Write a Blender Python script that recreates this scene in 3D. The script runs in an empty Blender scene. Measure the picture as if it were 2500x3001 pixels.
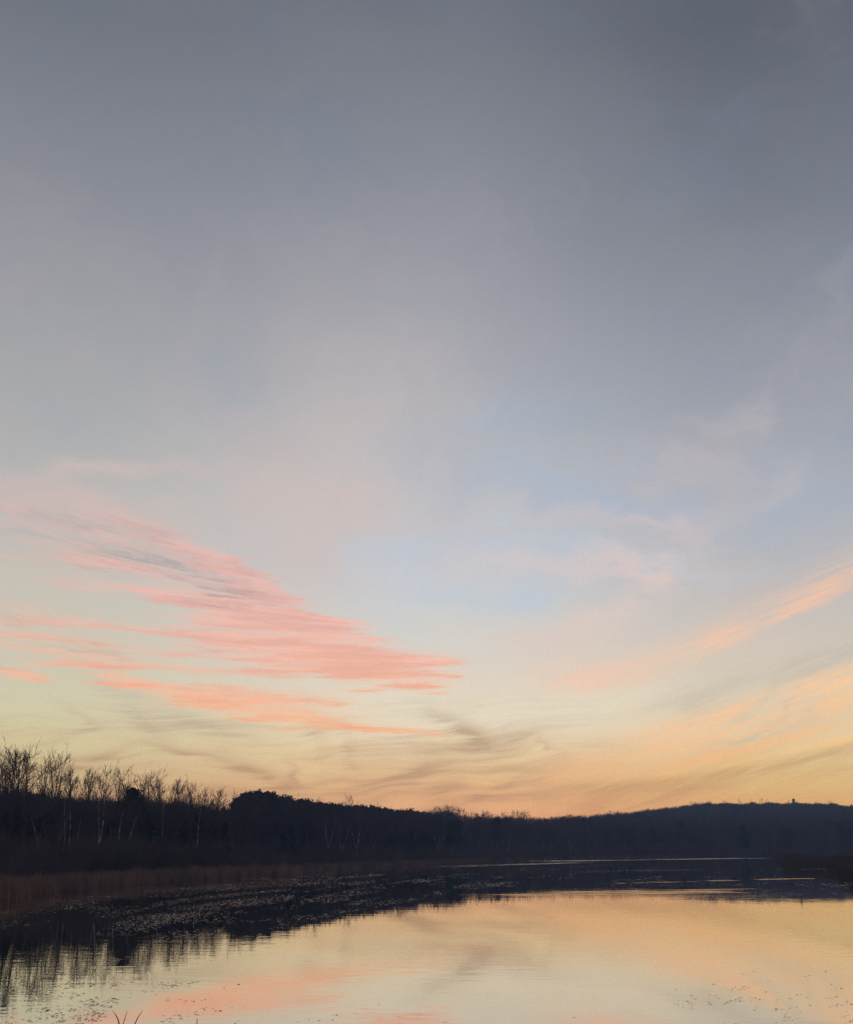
import bpy, math, random
import numpy as np
from mathutils import Vector

random.seed(7)
rng = np.random.default_rng(7)
sc = bpy.context.scene
COL = sc.collection
R = math.radians

# ------------------------------------------------------------------ camera
CAM_H = 4.0
FPX = 3496.0                     # focal length in photo pixels (photo 2500 x 3001)
PITCH = math.atan(979.5 / FPX)   # horizon sits at photo row 2480
cam_d = bpy.data.cameras.new('camera')
cam = bpy.data.objects.new('camera', cam_d)
COL.objects.link(cam)
cam.location = (0, 0, CAM_H)
cam.rotation_euler = (math.pi / 2 + PITCH, 0, 0)
cam_d.sensor_fit = 'VERTICAL'
cam_d.sensor_height = 36.0
cam_d.lens = 36.0 * FPX / 3001.0
cam_d.clip_start = 0.1
cam_d.clip_end = 9000
sc.camera = cam

sc.view_settings.view_transform = 'Standard'
sc.view_settings.look = 'None'
sc.view_settings.exposure = 0
sc.view_settings.gamma = 1
sc.view_settings.use_curve_mapping = False
sc.render.engine = 'CYCLES'
sc.cycles.use_denoising = True
sc.cycles.denoising_prefilter = 'NONE'
sc.cycles.max_bounces = 6
sc.cycles.diffuse_bounces = 2
sc.cycles.glossy_bounces = 3
sc.cycles.transmission_bounces = 2
sc.cycles.volume_bounces = 0
sc.cycles.transparent_max_bounces = 4
sc.cycles.sample_clamp_indirect = 4
sc.cycles.use_adaptive_sampling = True
sc.cycles.adaptive_threshold = 0.008
sc.cycles.adaptive_min_samples = 12


def ray(px, py):
    """unit direction seen at a pixel of the photograph"""
    vx = (px - 1250.0) / FPX
    vy = (1500.5 - py) / FPX
    c, s = math.cos(PITCH), math.sin(PITCH)
    d = Vector((vx, c - vy * s, s + vy * c))
    return d.normalized()


def azel(px, py):
    d = ray(px, py)
    return math.degrees(math.atan2(d.x, d.y)), math.degrees(math.asin(d.z))


def ground_pt(px, py, z=0.0):
    d = ray(px, py)
    t = (z - CAM_H) / d.z
    return Vector((d.x * t, d.y * t, z))


def lin(c, a=1.0):
    o = []
    for v in c[:3]:
        v = v / 255.0
        o.append(v / 12.92 if v <= 0.04045 else ((v + 0.055) / 1.055) ** 2.4)
    return (o[0], o[1], o[2], a)


# ------------------------------------------------------------------ node expressions
class G:
    """a node tree with arithmetic on sockets"""
    def __init__(self, tree):
        self.t = tree

    def new(self, kind, **kw):
        n = self.t.nodes.new(kind)
        for k, v in kw.items():
            setattr(n, k, v)
        return n

    def put(self, sock, v):
        if isinstance(v, E):
            self.t.links.new(v.s, sock)
        elif hasattr(v, 'is_output'):
            self.t.links.new(v, sock)
        else:
            sock.default_value = v

    def m(self, op, a, b=None, c=None, clamp=False):
        n = self.new('ShaderNodeMath', operation=op, use_clamp=clamp)
        self.put(n.inputs[0], a)
        if b is not None:
            self.put(n.inputs[1], b)
        if c is not None:
            self.put(n.inputs[2], c)
        return E(self, n.outputs[0])

    def smooth(self, x, lo, hi, to0=0.0, to1=1.0):
        n = self.new('ShaderNodeMapRange', interpolation_type='SMOOTHSTEP')
        self.put(n.inputs['Value'], x)
        self.put(n.inputs['From Min'], lo)
        self.put(n.inputs['From Max'], hi)
        n.inputs['To Min'].default_value = to0
        n.inputs['To Max'].default_value = to1
        return E(self, n.outputs['Result'])

    def vec(self, x, y, z=0.0):
        n = self.new('ShaderNodeCombineXYZ')
        self.put(n.inputs[0], x if z == 0 else x + z * 13.7)
        self.put(n.inputs[1], y)
        return n.outputs[0]

    def noise(self, v, scale=1.0, detail=4.0, rough=0.5, dist=0.0, dim='2D'):
        n = self.new('ShaderNodeTexNoise')
        n.noise_dimensions = dim
        self.put(n.inputs['Vector'], v)
        n.inputs['Scale'].default_value = scale
        n.inputs['Detail'].default_value = detail
        n.inputs['Roughness'].default_value = rough
        n.inputs['Distortion'].default_value = dist
        return E(self, n.outputs[0])

    def ramp(self, fac, stops, interp='LINEAR'):
        n = self.new('ShaderNodeValToRGB')
        cr = n.color_ramp
        cr.interpolation = interp
        stops = sorted(stops, key=lambda s: s[0])
        cr.elements[0].position, cr.elements[0].color = stops[0]
        cr.elements[1].position, cr.elements[1].color = stops[-1]
        for p, c in stops[1:-1]:
            e = cr.elements.new(p)
            e.color = c
        self.put(n.inputs[0], fac)
        return n.outputs[0]

    def curve(self, x, pts):
        """piecewise curve through (x in 0..1, y in 0..1) points"""
        n = self.new('ShaderNodeFloatCurve')
        cv = n.mapping.curves[0]
        pts = sorted(pts)
        cv.points[0].location = pts[0]
        cv.points[1].location = pts[-1]
        for p in pts[1:-1]:
            cv.points.new(*p)
        n.mapping.update()
        self.put(n.inputs['Value'], x)
        n.inputs['Factor'].default_value = 1.0
        return E(self, n.outputs[0])

    def mix(self, fac, a, b):
        n = self.new('ShaderNodeMix', data_type='RGBA')
        self.put(n.inputs[0], fac)
        self.put(n.inputs[6], a)
        self.put(n.inputs[7], b)
        return n.outputs[2]


class E:
    def __init__(self, g, s):
        self.g, self.s = g, s

    def __add__(self, o): return self.g.m('ADD', self, o)
    __radd__ = __add__
    def __sub__(self, o): return self.g.m('SUBTRACT', self, o)
    def __rsub__(self, o): return self.g.m('SUBTRACT', o, self)
    def __mul__(self, o): return self.g.m('MULTIPLY', self, o)
    __rmul__ = __mul__
    def __truediv__(self, o): return self.g.m('DIVIDE', self, o)
    def __neg__(self): return self.g.m('MULTIPLY', self, -1.0)
    def max(self, o): return self.g.m('MAXIMUM', self, o)
    def min(self, o): return self.g.m('MINIMUM', self, o)
    def sat(self): return self.g.m('ADD', self, 0.0, clamp=True)


# ------------------------------------------------------------------ sky (world)
def build_world():
    w = bpy.data.worlds.new('World')
    w.use_nodes = True
    w.cycles.sampling_method = 'MANUAL'
    w.cycles.sample_map_resolution = 256
    t = w.node_tree
    t.nodes.clear()
    g = G(t)
    out = g.new('ShaderNodeOutputWorld')

    tc = g.new('ShaderNodeTexCoord')
    sep = g.new('ShaderNodeSeparateXYZ')
    t.links.new(tc.outputs['Generated'], sep.inputs[0])
    X, Y, Z = (E(g, sep.outputs[i]) for i in range(3))
    A = g.m('ARCTAN2', X, Y) * (180 / math.pi)            # azimuth, degrees, 0 = pond axis
    El = g.m('ARCSINE', g.m('MINIMUM', Z.max(0.0), 0.9999)) * (180 / math.pi)   # elevation, degrees
    PD = 61.0                                              # photo pixels per degree

    # --- clear dusk sky: elevation ramps for the left, middle and right of the afterglow
    def column(px, stops, zen):
        s = []
        for y, c in stops:
            a, e = azel(px, y)
            s.append((max(0.0, math.sqrt(max(e, 0) / 90.0)), lin(c)))
        s.append((1.0, lin(zen)))
        return s
    tE = g.m('SQRT', El / 90.0)
    zen = (84, 90, 104)
    left = g.ramp(tE, column(150, SKY_LEFT, zen))
    mid = g.ramp(tE, column(1250, SKY_MID, zen))
    right = g.ramp(tE, column(2380, SKY_RIGHT, zen))
    sA = g.m('SINE', A * (math.pi / 180.0))
    hz = g.m('SQRT', (X * X + Y * Y).max(1e-6))
    sA = X / hz
    wL = g.smooth(sA, -0.33, 0.0, 1.0, 0.0)
    wR = g.smooth(sA, 0.0, 0.30)
    base = g.mix(wR, g.mix(wL, mid, left), right)
    # the anti-twilight side, behind the camera: dull mauve to slate, no glow
    back = g.ramp(tE, [(0.0, lin((112, 112, 126))), (0.3, lin((140, 134, 146))), (0.5, lin((124, 128, 142))), (1.0, lin(zen))])
    base = g.mix(g.smooth(Y / hz, 0.45, -0.45), base, back)

    # --- shared cloud fields
    big = g.noise(g.vec(A * 0.085, El * 0.10, 3.1), detail=3.0, rough=0.5)
    big2 = g.noise(g.vec(A * 0.10, El * 0.17, 8.7), detail=4.0, rough=0.55)
    front = g.smooth(Y, -0.1, 0.5)

    col = base
    # high thin veil: soft warm-grey and blue mottling
    col = g.mix(g.smooth(big, 0.50, 0.72) * g.smooth(El, 9.0, 16.0) * 0.18, col, g.ramp(El / 60.0, [(0.15, lin((204, 186, 186))), (0.36, lin((166, 160, 166))), (0.6, lin((122, 122, 132)))]))
    col = g.mix(g.smooth(big2, 0.52, 0.74) * g.smooth(El, 8.0, 15.0) * 0.22, col, g.ramp(El / 60.0, [(0.15, lin((176, 198, 224))), (0.36, lin((140, 155, 176))), (0.6, lin((108, 119, 136)))]))

    def blobs(lst, w0, w1):
        """sum of soft elliptical patches, each centred on the direction of a photo pixel"""
        cx = g.new('ShaderNodeCombineXYZ')
        g.put(cx.inputs[0], A + w0)
        g.put(cx.inputs[1], El + w1)
        cx.inputs[2].default_value = 1.0
        tot = None
        for (x, y, rx, ry, ang, k) in lst:
            a0, e0 = azel(x, y)
            uv = []
            for (ca, sa_, rr) in ((math.cos(R(ang)), math.sin(R(ang)), rx / PD), (-math.sin(R(ang)), math.cos(R(ang)), ry / PD)):
                dt = g.new('ShaderNodeVectorMath', operation='DOT_PRODUCT')
                t.links.new(cx.outputs[0], dt.inputs[0])
                dt.inputs[1].default_value = (ca / rr, sa_ / rr, -(a0 * ca + e0 * sa_) / rr)
                uv.append(E(g, dt.outputs['Value']))
            q = g.m('POWER', 0.36788, g.m('MULTIPLY_ADD', uv[0], uv[0], uv[1] * uv[1]))
            tot = q * k if tot is None else g.m('MULTIPLY_ADD', q, k, tot)
        return tot

    wv1 = (g.noise(g.vec(A * 0.22, El * 0.35, 1.0), detail=4.0) - 0.5)
    wv2 = (g.noise(g.vec(A * 0.22, El * 0.35, 5.0), detail=4.0) - 0.5)
    bigf = g.noise(g.vec(A * 0.55, El * 1.1, 15.0), detail=5.0, rough=0.6)
    so1, so2 = wv1 * 5.0 + (bigf - 0.5) * 3.0, wv2 * 3.5 + (bigf - 0.5) * 1.2
    for (c, lst) in SOFT_PATCHES:
        col = g.mix(blobs(lst, so1, so2).sat(), col, lin(c))

    # --- faint rays of high veil fanning up from the afterglow
    ra, re_ = azel(1130, 2350)
    th = g.m('ARCTAN2', A - ra, El - re_ + 6.0)
    ry = g.noise(g.vec(th * 3.0 + (big2 - 0.5) * 1.0, El * 0.06, 88.0), detail=5.0, rough=0.6)
    rwin = g.smooth(El, 10.0, 17.0) * g.smooth(El, 60.0, 30.0) * front
    col = g.mix(g.smooth(ry, 0.50, 0.72) * rwin * 0.26, col, g.ramp(El / 60.0, [(0.2, lin((212, 192, 192))), (0.4, lin((172, 166, 172))), (0.65, lin((134, 134, 142)))]))
    col = g.mix(g.smooth(ry, 0.46, 0.28) * rwin * 0.16, col, g.ramp(El / 60.0, [(0.2, lin((172, 190, 212))), (0.4, lin((138, 150, 168))), (0.65, lin((106, 117, 132)))]))

    col_high = col
    # --- near-horizon cirrus smudges: dull tan whorls against the glow
    d1 = g.noise(g.vec(A * 0.10, El * 0.24, 21.0), detail=2.0) - 0.5
    d2 = g.noise(g.vec(A * 0.13, El * 0.30, 33.0), detail=2.0) - 0.5
    Aw, Ew = A + d1 * 7.0, El + d2 * 1.7
    sm1 = g.noise(g.vec(Aw * 0.10 + Ew * 0.16, Ew * 0.85 - Aw * 0.06, 41.0), detail=7.0, rough=0.62)
    sm2 = g.noise(g.vec(Aw * 0.16 + Ew * 0.12, Ew * 3.2 - Aw * 0.22, 51.0), detail=6.0, rough=0.66)
    zone = g.smooth(El, 7.6, 4.6) * g.smooth(A, 13.0, 3.0) * front
    smud = g.smooth(sm1 * 0.62 + sm2 * 0.48, 0.46, 0.80) * zone
    strokes = blobs(DARK_STROKES, d1 * 2.0 + (sm2 - 0.5) * 1.2, d2 * 1.3 + (sm2 - 0.5) * 0.7)
    fil = g.smooth(sm2, 0.30, 0.62, 0.45, 1.0)
    smc = g.ramp(El / 12.0, [(0.05, lin((190, 142, 118))), (0.3, lin((182, 150, 126))), (0.7, lin((170, 160, 150)))])
    col = g.mix((smud * 0.58 + strokes * fil * 1.25).min(0.78), col, smc)
    # light streaks in the glow
    lst = g.smooth(g.noise(g.vec(Aw * 0.14 + Ew * 0.1, Ew * 1.5, 77.0), detail=4.0), 0.52, 0.75) * g.smooth(El, 6.5, 3.5) * front
    col = g.mix(lst * 0.20, col, g.ramp(A / 50.0 + 0.5, [(0.15, lin((214, 206, 158))), (0.5, lin((232, 204, 156))), (0.85, lin((236, 200, 124)))]))

    col_low = col
    # --- pink altocumulus bank on the left, combed into level streaks
    fan = g.smooth(El, 7.5, 15.0)
    S = El + fan * (A + 20.0) * 0.26                       # streak coordinate: dips to the right higher up
    n1 = g.noise(g.vec(A * 0.10, S * 1.15, 0.0), detail=6.0, rough=0.55)
    n2 = g.noise(g.vec(A * 0.24, S * 2.2, 9.0), detail=6.0, rough=0.6)
    n3 = g.noise(g.vec(A * 1.6, S * 4.6, 19.0), detail=4.0, rough=0.62)
    n4 = g.noise(g.vec(A * 0.34, S * 5.0, 29.0), detail=5.0, rough=0.6)
    tip = g.noise(g.vec(A * 0.10, El * 2.6, 14.0), detail=6.0, rough=0.68) - 0.5

    def edge(pts, q):
        return g.curve(q, [(min(1, max(0, azel(x, y)[0] / 60.0 + 0.5)), azel(x, y)[1] / 60.0) for x, y in pts]) * 60.0

    P = blobs(PINK_STREAKS, tip * 4.5 + (n2 - 0.5) * 1.5, (n2 - 0.5) * 0.45 + (n1 - 0.5) * 0.5 + (n4 - 0.5) * 0.25)
    P = P.min(1.15) * g.smooth(Y, -0.2, 0.4) * g.smooth(A, 3.5, 1.2)
    streak = (n1 - 0.5) * 0.85 + (n2 - 0.5) * 1.05 + (n4 - 0.5) * 1.05 + (n3 - 0.5) * 0.55
    mask = g.smooth(P + streak * 1.25, 0.20, 1.30) * g.smooth(P, 0.02, 0.34)
    mask = mask.max(g.smooth(P + (n1 - 0.5) * 0.5 + (n4 - 0.5) * 0.3, 0.04, 1.0) * 0.46)
    pink = g.ramp(El / 20.0, [(0.22, lin((252, 194, 154))), (0.36, lin((252, 187, 162))), (0.5, lin((248, 186, 174))), (0.66, lin((236, 186, 178))), (0.85, lin((206, 184, 182)))])
    col = g.mix(mask * 0.95, col, pink)
    # grey undersides
    shade = blobs(GREY_STREAKS, (n2 - 0.5) * 3.0, (n2 - 0.5) * 0.9 + (n4 - 0.5) * 0.5)
    gs = g.smooth(n1 * 0.5 + n2 * 0.55 + n3 * 0.12, 0.50, 0.72)
    core = g.smooth(P, 0.35, 0.9) * gs * 0.38
    col = g.mix((shade * g.smooth(n4 + (n3 - 0.5) * 0.5, 0.25, 0.65, 0.25, 1.0) * 0.68 + core).min(0.75), col, g.ramp(El / 20.0, [(0.3, lin((226, 158, 134))), (0.5, lin((196, 160, 158))), (0.66, lin((165, 156, 160))), (0.85, lin((166, 163, 168)))]))

    col_pink = col
    # --- rising bands on the right
    col = col_low
    bn = g.noise(g.vec(A * 0.25, El * 1.3 - A * 0.42, 61.0), detail=6.0, rough=0.6)
    bf = g.noise(g.vec(A * 0.30, El * 4.2 - A * 1.35, 65.0), detail=5.0, rough=0.62)
    bn2 = g.noise(g.vec(A * 0.12, El * 0.5 - A * 0.15, 71.0), detail=4.0, rough=0.5)
    for (pts, w_up, w_dn, cut, gain, c0, c1) in BANDS:
        C = edge(pts, ((A + 30.0) / 60.0).sat())
        d = El - C + (bn - 0.5) * cut * 0.9 + (bn2 - 0.5) * cut * 0.8
        sd = d / g.smooth(d, -0.02, 0.02, w_dn, w_up)
        kk = g.m('EXPONENT', -(sd * sd))
        a0 = max(3.5, azel(pts[0][0], 2000)[0])
        win = g.smooth(A, a0, a0 + 4.5) * g.smooth(A, 70.0, 40.0) * g.smooth(El, 20.8, 17.0)
        f = kk * win * g.smooth(bn * 0.5 + bf * 0.5, 0.36, 0.62, 0.22, 1.0) * gain
        col = g.mix(f.sat(), col, g.ramp(A / 50.0 + 0.5, [(0.55, lin(c0)), (0.9, lin(c1))]))

    # --- physical twilight sky added underneath the veil (very weak: the sun has just set)
    nis = g.new('ShaderNodeTexSky', sky_type='NISHITA')
    nis.sun_disc = False
    nis.sun_elevation = R(-1.5)
    nis.sun_rotation = R(10)
    nis.altitude = 200
    nis.air_density = 1.0
    nis.dust_density = 1.5
    def bgnode(c, st=1.0):
        n = g.new('ShaderNodeBackground')
        t.links.new(c, n.inputs['Color'])
        n.inputs['Strength'].default_value = st
        return n.outputs[0]

    def mixs(f, a_, b_):
        n = g.new('ShaderNodeMixShader')
        g.put(n.inputs[0], f)
        t.links.new(a_, n.inputs[1])
        t.links.new(b_, n.inputs[2])
        return n.outputs[0]
    # each part of the sky is worked out only where its clouds are
    low = mixs(g.m('GREATER_THAN', A, 3.5), bgnode(col_pink), bgnode(col))
    sky = mixs(g.m('GREATER_THAN', El, 21.0).max(g.m('LESS_THAN', Y, -0.25)), low, bgnode(col_high))
    ad = g.new('ShaderNodeAddShader')
    t.links.new(sky, ad.inputs[0])
    t.links.new(bgnode(nis.outputs[0], 0.05), ad.inputs[1])
    t.links.new(ad.outputs[0], out.inputs['Surface'])
    sc.world = w


SKY_LEFT = [(0, (109, 114, 124)), (600, (139, 142, 152)), (900, (154, 157, 164)), (1200, (168, 171, 175)), (1500, (187, 186, 184)),
            (1720, (199, 195, 186)), (1950, (205, 203, 187)), (2080, (212, 208, 180)), (2200, (216, 203, 166)), (2300, (218, 190, 150)), (2400, (218, 174, 140)), (2480, (214, 164, 134))]
SKY_MID = [(0, (108, 113, 124)), (400, (129, 133, 144)), (800, (150, 152, 163)), (1200, (174, 176, 184)), (1500, (194, 195, 202)),
           (1700, (202, 205, 213)), (1900, (214, 213, 210)), (2050, (229, 221, 208)), (2150, (234, 218, 194)), (2250, (236, 208, 170)), (2330, (242, 196, 154)), (2400, (244, 186, 150)), (2480, (242, 180, 146))]
SKY_RIGHT = [(0, (91, 96, 108)), (600, (119, 124, 137)), (900, (138, 143, 156)), (1200, (153, 159, 172)), (1500, (169, 176, 189)), (1700, (186, 187, 192)),
             (1875, (207, 199, 192)), (2030, (216, 207, 192)), (2150, (226, 210, 182)), (2250, (228, 205, 156)), (2330, (234, 200, 140)), (2400, (240, 192, 124)), (2480, (236, 182, 114))]

# (colour, [(x, y, rx, ry, angle, strength)])
SOFT_PATCHES = [
    ((190, 192, 184), [(2150, 2065, 260, 18, 16, .45), (2250, 2120, 200, 14, 17, .55), (2380, 2130, 120, 14, 18, .45), (2150, 2190, 220, 9, 15, .45), (2050, 2170, 140, 20, 10, .25), (1850, 2190, 160, 18, 6, .25)]),
    ((232, 225, 211), [(1580, 2100, 360, 60, 3, .8), (1250, 2090, 200, 60, 0, .4)]),
    ((206, 190, 188), [(1000, 1330, 420, 280, 60, .42), (950, 1560, 220, 150, 30, .35), (780, 1440, 220, 130, 0, .26)]),
    ((166, 182, 206), [(1600, 1430, 360, 80, -6, .50), (1900, 1500, 260, 60, -14, .42), (1500, 1230, 200, 60, 5, .35), (2330, 1450, 120, 140, 0, .3)]),
    ((180, 200, 224), [(1450, 1600, 320, 60, -4, .42), (1330, 1760, 230, 70, 0, .42), (1150, 1640, 120, 60, 0, .3), (1560, 1760, 90, 60, 0, .4), (1900, 1640, 220, 30, -12, .35)]),
    ((206, 194, 198), [(2030, 1370, 190, 55, -10, .30), (2200, 1240, 60, 60, 0, .25), (2080, 1240, 90, 40, 0, .2), (1720, 1520, 280, 40, -5, .40), (1940, 1550, 130, 30, -26, .42), (2070, 1580, 60, 70, -30, .30), (2220, 1440, 120, 50, 40, .22)]),
    ((222, 202, 200), [(1700, 1645, 320, 36, -3, .5), (1900, 1690, 100, 30, -25, .55), (1800, 1770, 110, 40, 40, .45), (1780, 1830, 220, 45, 15, .35), (1600, 1900, 260, 60, 0, .35)]),
    ((208, 188, 186), [(380, 1370, 240, 34, 5, .55), (150, 1400, 160, 30, 15, .35), (250, 1500, 260, 60, -3, .6)]),
]
DARK_STROKES = [
    (483, 2079, 187, 30.8, -25, 0.23), (416, 2115, 143, 28, -40, 0.202), (200, 2164, 82.5, 12.6, 18, 0.36), (223, 2112, 66, 9.8, -30, 0.216), (297, 2224, 99, 9.8, 20, 0.274),
    (520, 2209, 154, 11.2, -10, 0.288), (669, 2246, 143, 16.8, -15, 0.346), (743, 2261, 99, 22.4, -25, 0.36), (840, 2290, 37.4, 19.6, 50, 0.324), (862, 2268, 48.4, 12.6, -60, 0.274),
    (1040, 2201, 48.4, 16.8, -70, 0.202), (959, 2283, 165, 9.8, 8, 0.274), (1115, 2283, 154, 12.6, 12, 0.346), (1226, 2261, 121, 16.8, 18, 0.346), (223, 2238, 176, 12.6, 14, 0.245),
    (1230, 2253, 66, 22.4, 35, 0.302), (1371, 2231, 176, 9.8, 10, 0.374), (1512, 2183, 99, 15.4, 15, 0.518), (1423, 2179, 132, 14, 12, 0.288), (1349, 2120, 99, 25.2, -30, 0.36),
    (1393, 2157, 66, 14, -30, 0.274), (1274, 2325, 110, 39.2, 38, 0.324), (1423, 2313, 121, 14, 25, 0.274), (1616, 2194, 66, 8.4, -30, 0.216), (1000, 2335, 242, 25.2, 5, 0.216),
    (2129, 2239, 121, 15.4, 14, 0.288), (2055, 2313, 143, 18.2, 10, 0.302), (600, 2310, 220, 22.4, 0, 0.18), (1640, 2260, 154, 14, 8, 0.18), (940, 2160, 66, 22.4, -55, 0.18),
]
PINK_STREAKS = [
    (120, 1880, 300, 80, -5, .20), (620, 1880, 330, 70, -8, .16), (1050, 1960, 260, 60, -4, .14),
    (260, 1540, 330, 100, -8, 0.445), (150, 1468, 280.8, 41.5, 0, 0.233), (446, 1562, 216, 31.7, -22, 0.445), (595, 1622, 151.2, 31.7, -22, 0.551), (706, 1681, 129.6, 31.7, -25, 0.657),
    (780, 1740, 86.4, 46.4, -20, 0.742), (334, 1592, 237.6, 18.3, -12, 0.445), (357, 1651, 259.2, 22, -10, 0.583), (223, 1655, 194.4, 17.1, -6, 0.477), (446, 1696, 216, 20.7, -12, 0.477),
    (409, 1733, 248.4, 15.9, -7, 0.848), (245, 1726, 118.8, 11, -8, 0.53), (595, 1763, 162, 19.5, -6, 0.763), (691, 1788, 140.4, 22, -6, 0.689), (706, 1726, 140.4, 51.2, -15, 0.583),
    (669, 1818, 216, 14.6, -3, 0.742), (780, 1815, 194.4, 18.3, -5, 0.742), (892, 1800, 118.8, 17.1, -8, 0.689), (855, 1845, 216, 24.4, -3, 0.795), (988, 1822, 108, 13.4, -10, 0.636),
    (1026, 1867, 97.2, 20.7, -5, 0.827), (743, 1889, 205.2, 24.4, -2, 0.763), (929, 1897, 216, 29.3, -2, 0.795), (1078, 1926, 205.2, 24.4, -2, 0.848), (1240, 1943, 151.2, 17.1, 0, 0.975),
    (818, 1934, 216, 18.3, 0, 0.795), (929, 1965, 291.6, 12.2, 0, 0.795), (1115, 1978, 162, 14.6, -1, 0.827), (1255, 1986, 118.8, 13.4, -1, 0.933), (1226, 2008, 118.8, 9.76, -1, 0.795),
    (1264, 2034, 86.4, 8.54, -2, 0.848), (1078, 2019, 129.6, 7.32, 0, 0.583), (632, 1860, 172.8, 17.1, -3, 0.53), (743, 1978, 140.4, 6.1, 0, 0.583),
    (74, 1778, 140.4, 19.5, -5, 0.36), (74, 1822, 162, 12.2, -4, 0.477), (223, 1822, 140.4, 12.2, -5, 0.477), (149, 1867, 226.8, 12.2, -4, 0.583), (223, 1892, 216, 11, -5, 0.636),
    (111, 1908, 162, 8.54, -2, 0.636), (270, 1930, 183.6, 9.76, -3, 0.657), (334, 1951, 226.8, 8.54, -1, 0.742), (483, 1912, 118.8, 6.1, -2, 0.583), (386, 1845, 216, 12.2, -3, 0.339),
    (45, 1970, 81, 13.4, -5, 1.15), (97, 1992, 64.8, 7.32, -6, 0.954), (7, 2042, 28.08, 7.32, -5, 0.954),
    (349, 1986, 86.4, 13.4, -4, 0.901), (461, 2016, 140.4, 15.9, -6, 0.933), (647, 2008, 64.8, 7.32, 0, 0.636), (595, 2049, 172.8, 25.6, -7, 0.848), (743, 2038, 183.6, 26.8, -2, 0.742),
    (743, 2082, 216, 24.4, -4, 0.827), (929, 2060, 140.4, 14.6, -2, 0.763), (855, 2107, 172.8, 19.5, -2, 0.901), (1003, 2128, 172.8, 12.2, -2, 0.954), (1152, 2140, 129.6, 8.54, -4, 0.954),
    (1249, 2153, 64.8, 6.1, -3, 0.901), (587, 1982, 75.6, 7.32, 0, 0.53),
]
GREY_STREAKS = [
    (223, 1532, 150, 13, -9, .62), (401, 1547, 60, 8, -10, .40), (111, 1566, 120, 8, -6, .40), (334, 1622, 90, 12, -10, .70), (461, 1640, 115, 17, -10, .92),
    (543, 1666, 90, 10, -18, .65), (557, 1707, 140, 10, -12, .80), (669, 1696, 60, 12, -20, .60), (706, 1740, 75, 12, -8, .85), (766, 1774, 60, 8, 0, .75),
    (654, 1770, 80, 8, -8, .60), (483, 1763, 80, 7, -8, .60), (297, 1668, 110, 7, -8, .50), (750, 1882, 50, 6, -4, .50), (1115, 1941, 50, 5, -2, .45),
    (37, 1811, 70, 6, -5, .50), (208, 1882, 120, 6, -6, .80), (260, 1910, 90, 5, -6, .70), (30, 1832, 50, 7, 0, .50), (7, 1945, 40, 7, -3, .60), (334, 1928, 60, 4, -5, .60),
]
# polyline, width above, width below, waviness, gain, colour at left, colour at right
BANDS = [
    ([(1500, 2240), (1800, 2205), (2050, 2160), (2300, 2095), (2500, 2040), (2900, 1930)], 0.30, 0.55, 0.5, .75, (244, 204, 170), (250, 206, 158)),
    ([(1450, 2285), (1800, 2250), (2100, 2210), (2300, 2170), (2500, 2125), (2900, 2030)], 0.26, 0.50, 0.5, .75, (242, 192, 152), (250, 200, 146)),
    ([(1250, 2030), (1600, 2000), (1850, 1975), (2100, 1880), (2350, 1760), (2500, 1680), (2900, 1480)], 0.80, 0.50, 0.7, 1.0, (246, 208, 190), (240, 196, 170)),
    ([(1350, 1960), (1700, 1935), (2000, 1840), (2300, 1700), (2700, 1520)], 1.6, 1.0, 1.4, .22, (226, 206, 200), (206, 184, 180)),
    ([(1700, 2180), (1900, 2140), (2100, 2085), (2300, 2020), (2500, 1962), (2900, 1840)], 0.34, 1.2, 0.55, 1.0, (244, 206, 176), (250, 206, 164)),
    ([(1750, 2080), (2050, 2050), (2250, 1990), (2500, 1905), (2900, 1760)], 0.7, 0.5, 0.6, .40, (196, 186, 176), (178, 172, 170)),
    ([(1500, 2300), (1800, 2262), (2050, 2215), (2300, 2150), (2500, 2105), (2900, 2010)], 0.9, 0.8, 1.4, .40, (236, 186, 146), (248, 198, 146)),
    ([(1700, 2310), (1950, 2285), (2150, 2245), (2350, 2200), (2500, 2160), (2900, 2060)], 0.30, 0.26, 0.30, 1.0, (246, 200, 150), (254, 216, 160)),
    ([(1500, 2320), (1900, 2300), (2150, 2265), (2350, 2225), (2500, 2185), (2900, 2090)], 0.32, 0.32, 0.4, .70, (192, 158, 122), (198, 168, 122)),
    ([(1500, 2380), (1800, 2350), (2060, 2300), (2200, 2280), (2500, 2260)], 0.5, 0.4, 0.9, .40, (196, 150, 118), (206, 168, 112)),
    ([(1100, 2320), (1500, 2345), (1800, 2370), (2000, 2390), (2500, 2400)], 1.1, 1.0, 0.9, .45, (214, 158, 134), (218, 162, 114)),
]
build_world()

HAZE = 0.00052


# ------------------------------------------------------------------ materials
def mat(name):
    m = bpy.data.materials.new(name)
    m.use_nodes = True
    t = m.node_tree
    for n in list(t.nodes):
        t.nodes.remove(n)
    out = t.nodes.new('ShaderNodeOutputMaterial')
    return m, G(t), out


def principled(g, out, color, rough=0.9, spec=0.2):
    p = g.new('ShaderNodeBsdfPrincipled')
    g.put(p.inputs['Base Color'], color)
    g.put(p.inputs['Roughness'], rough)
    p.inputs['Specular IOR Level'].default_value = spec
    g.t.links.new(p.outputs[0], out.inputs['Surface'])
    return p


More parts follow.
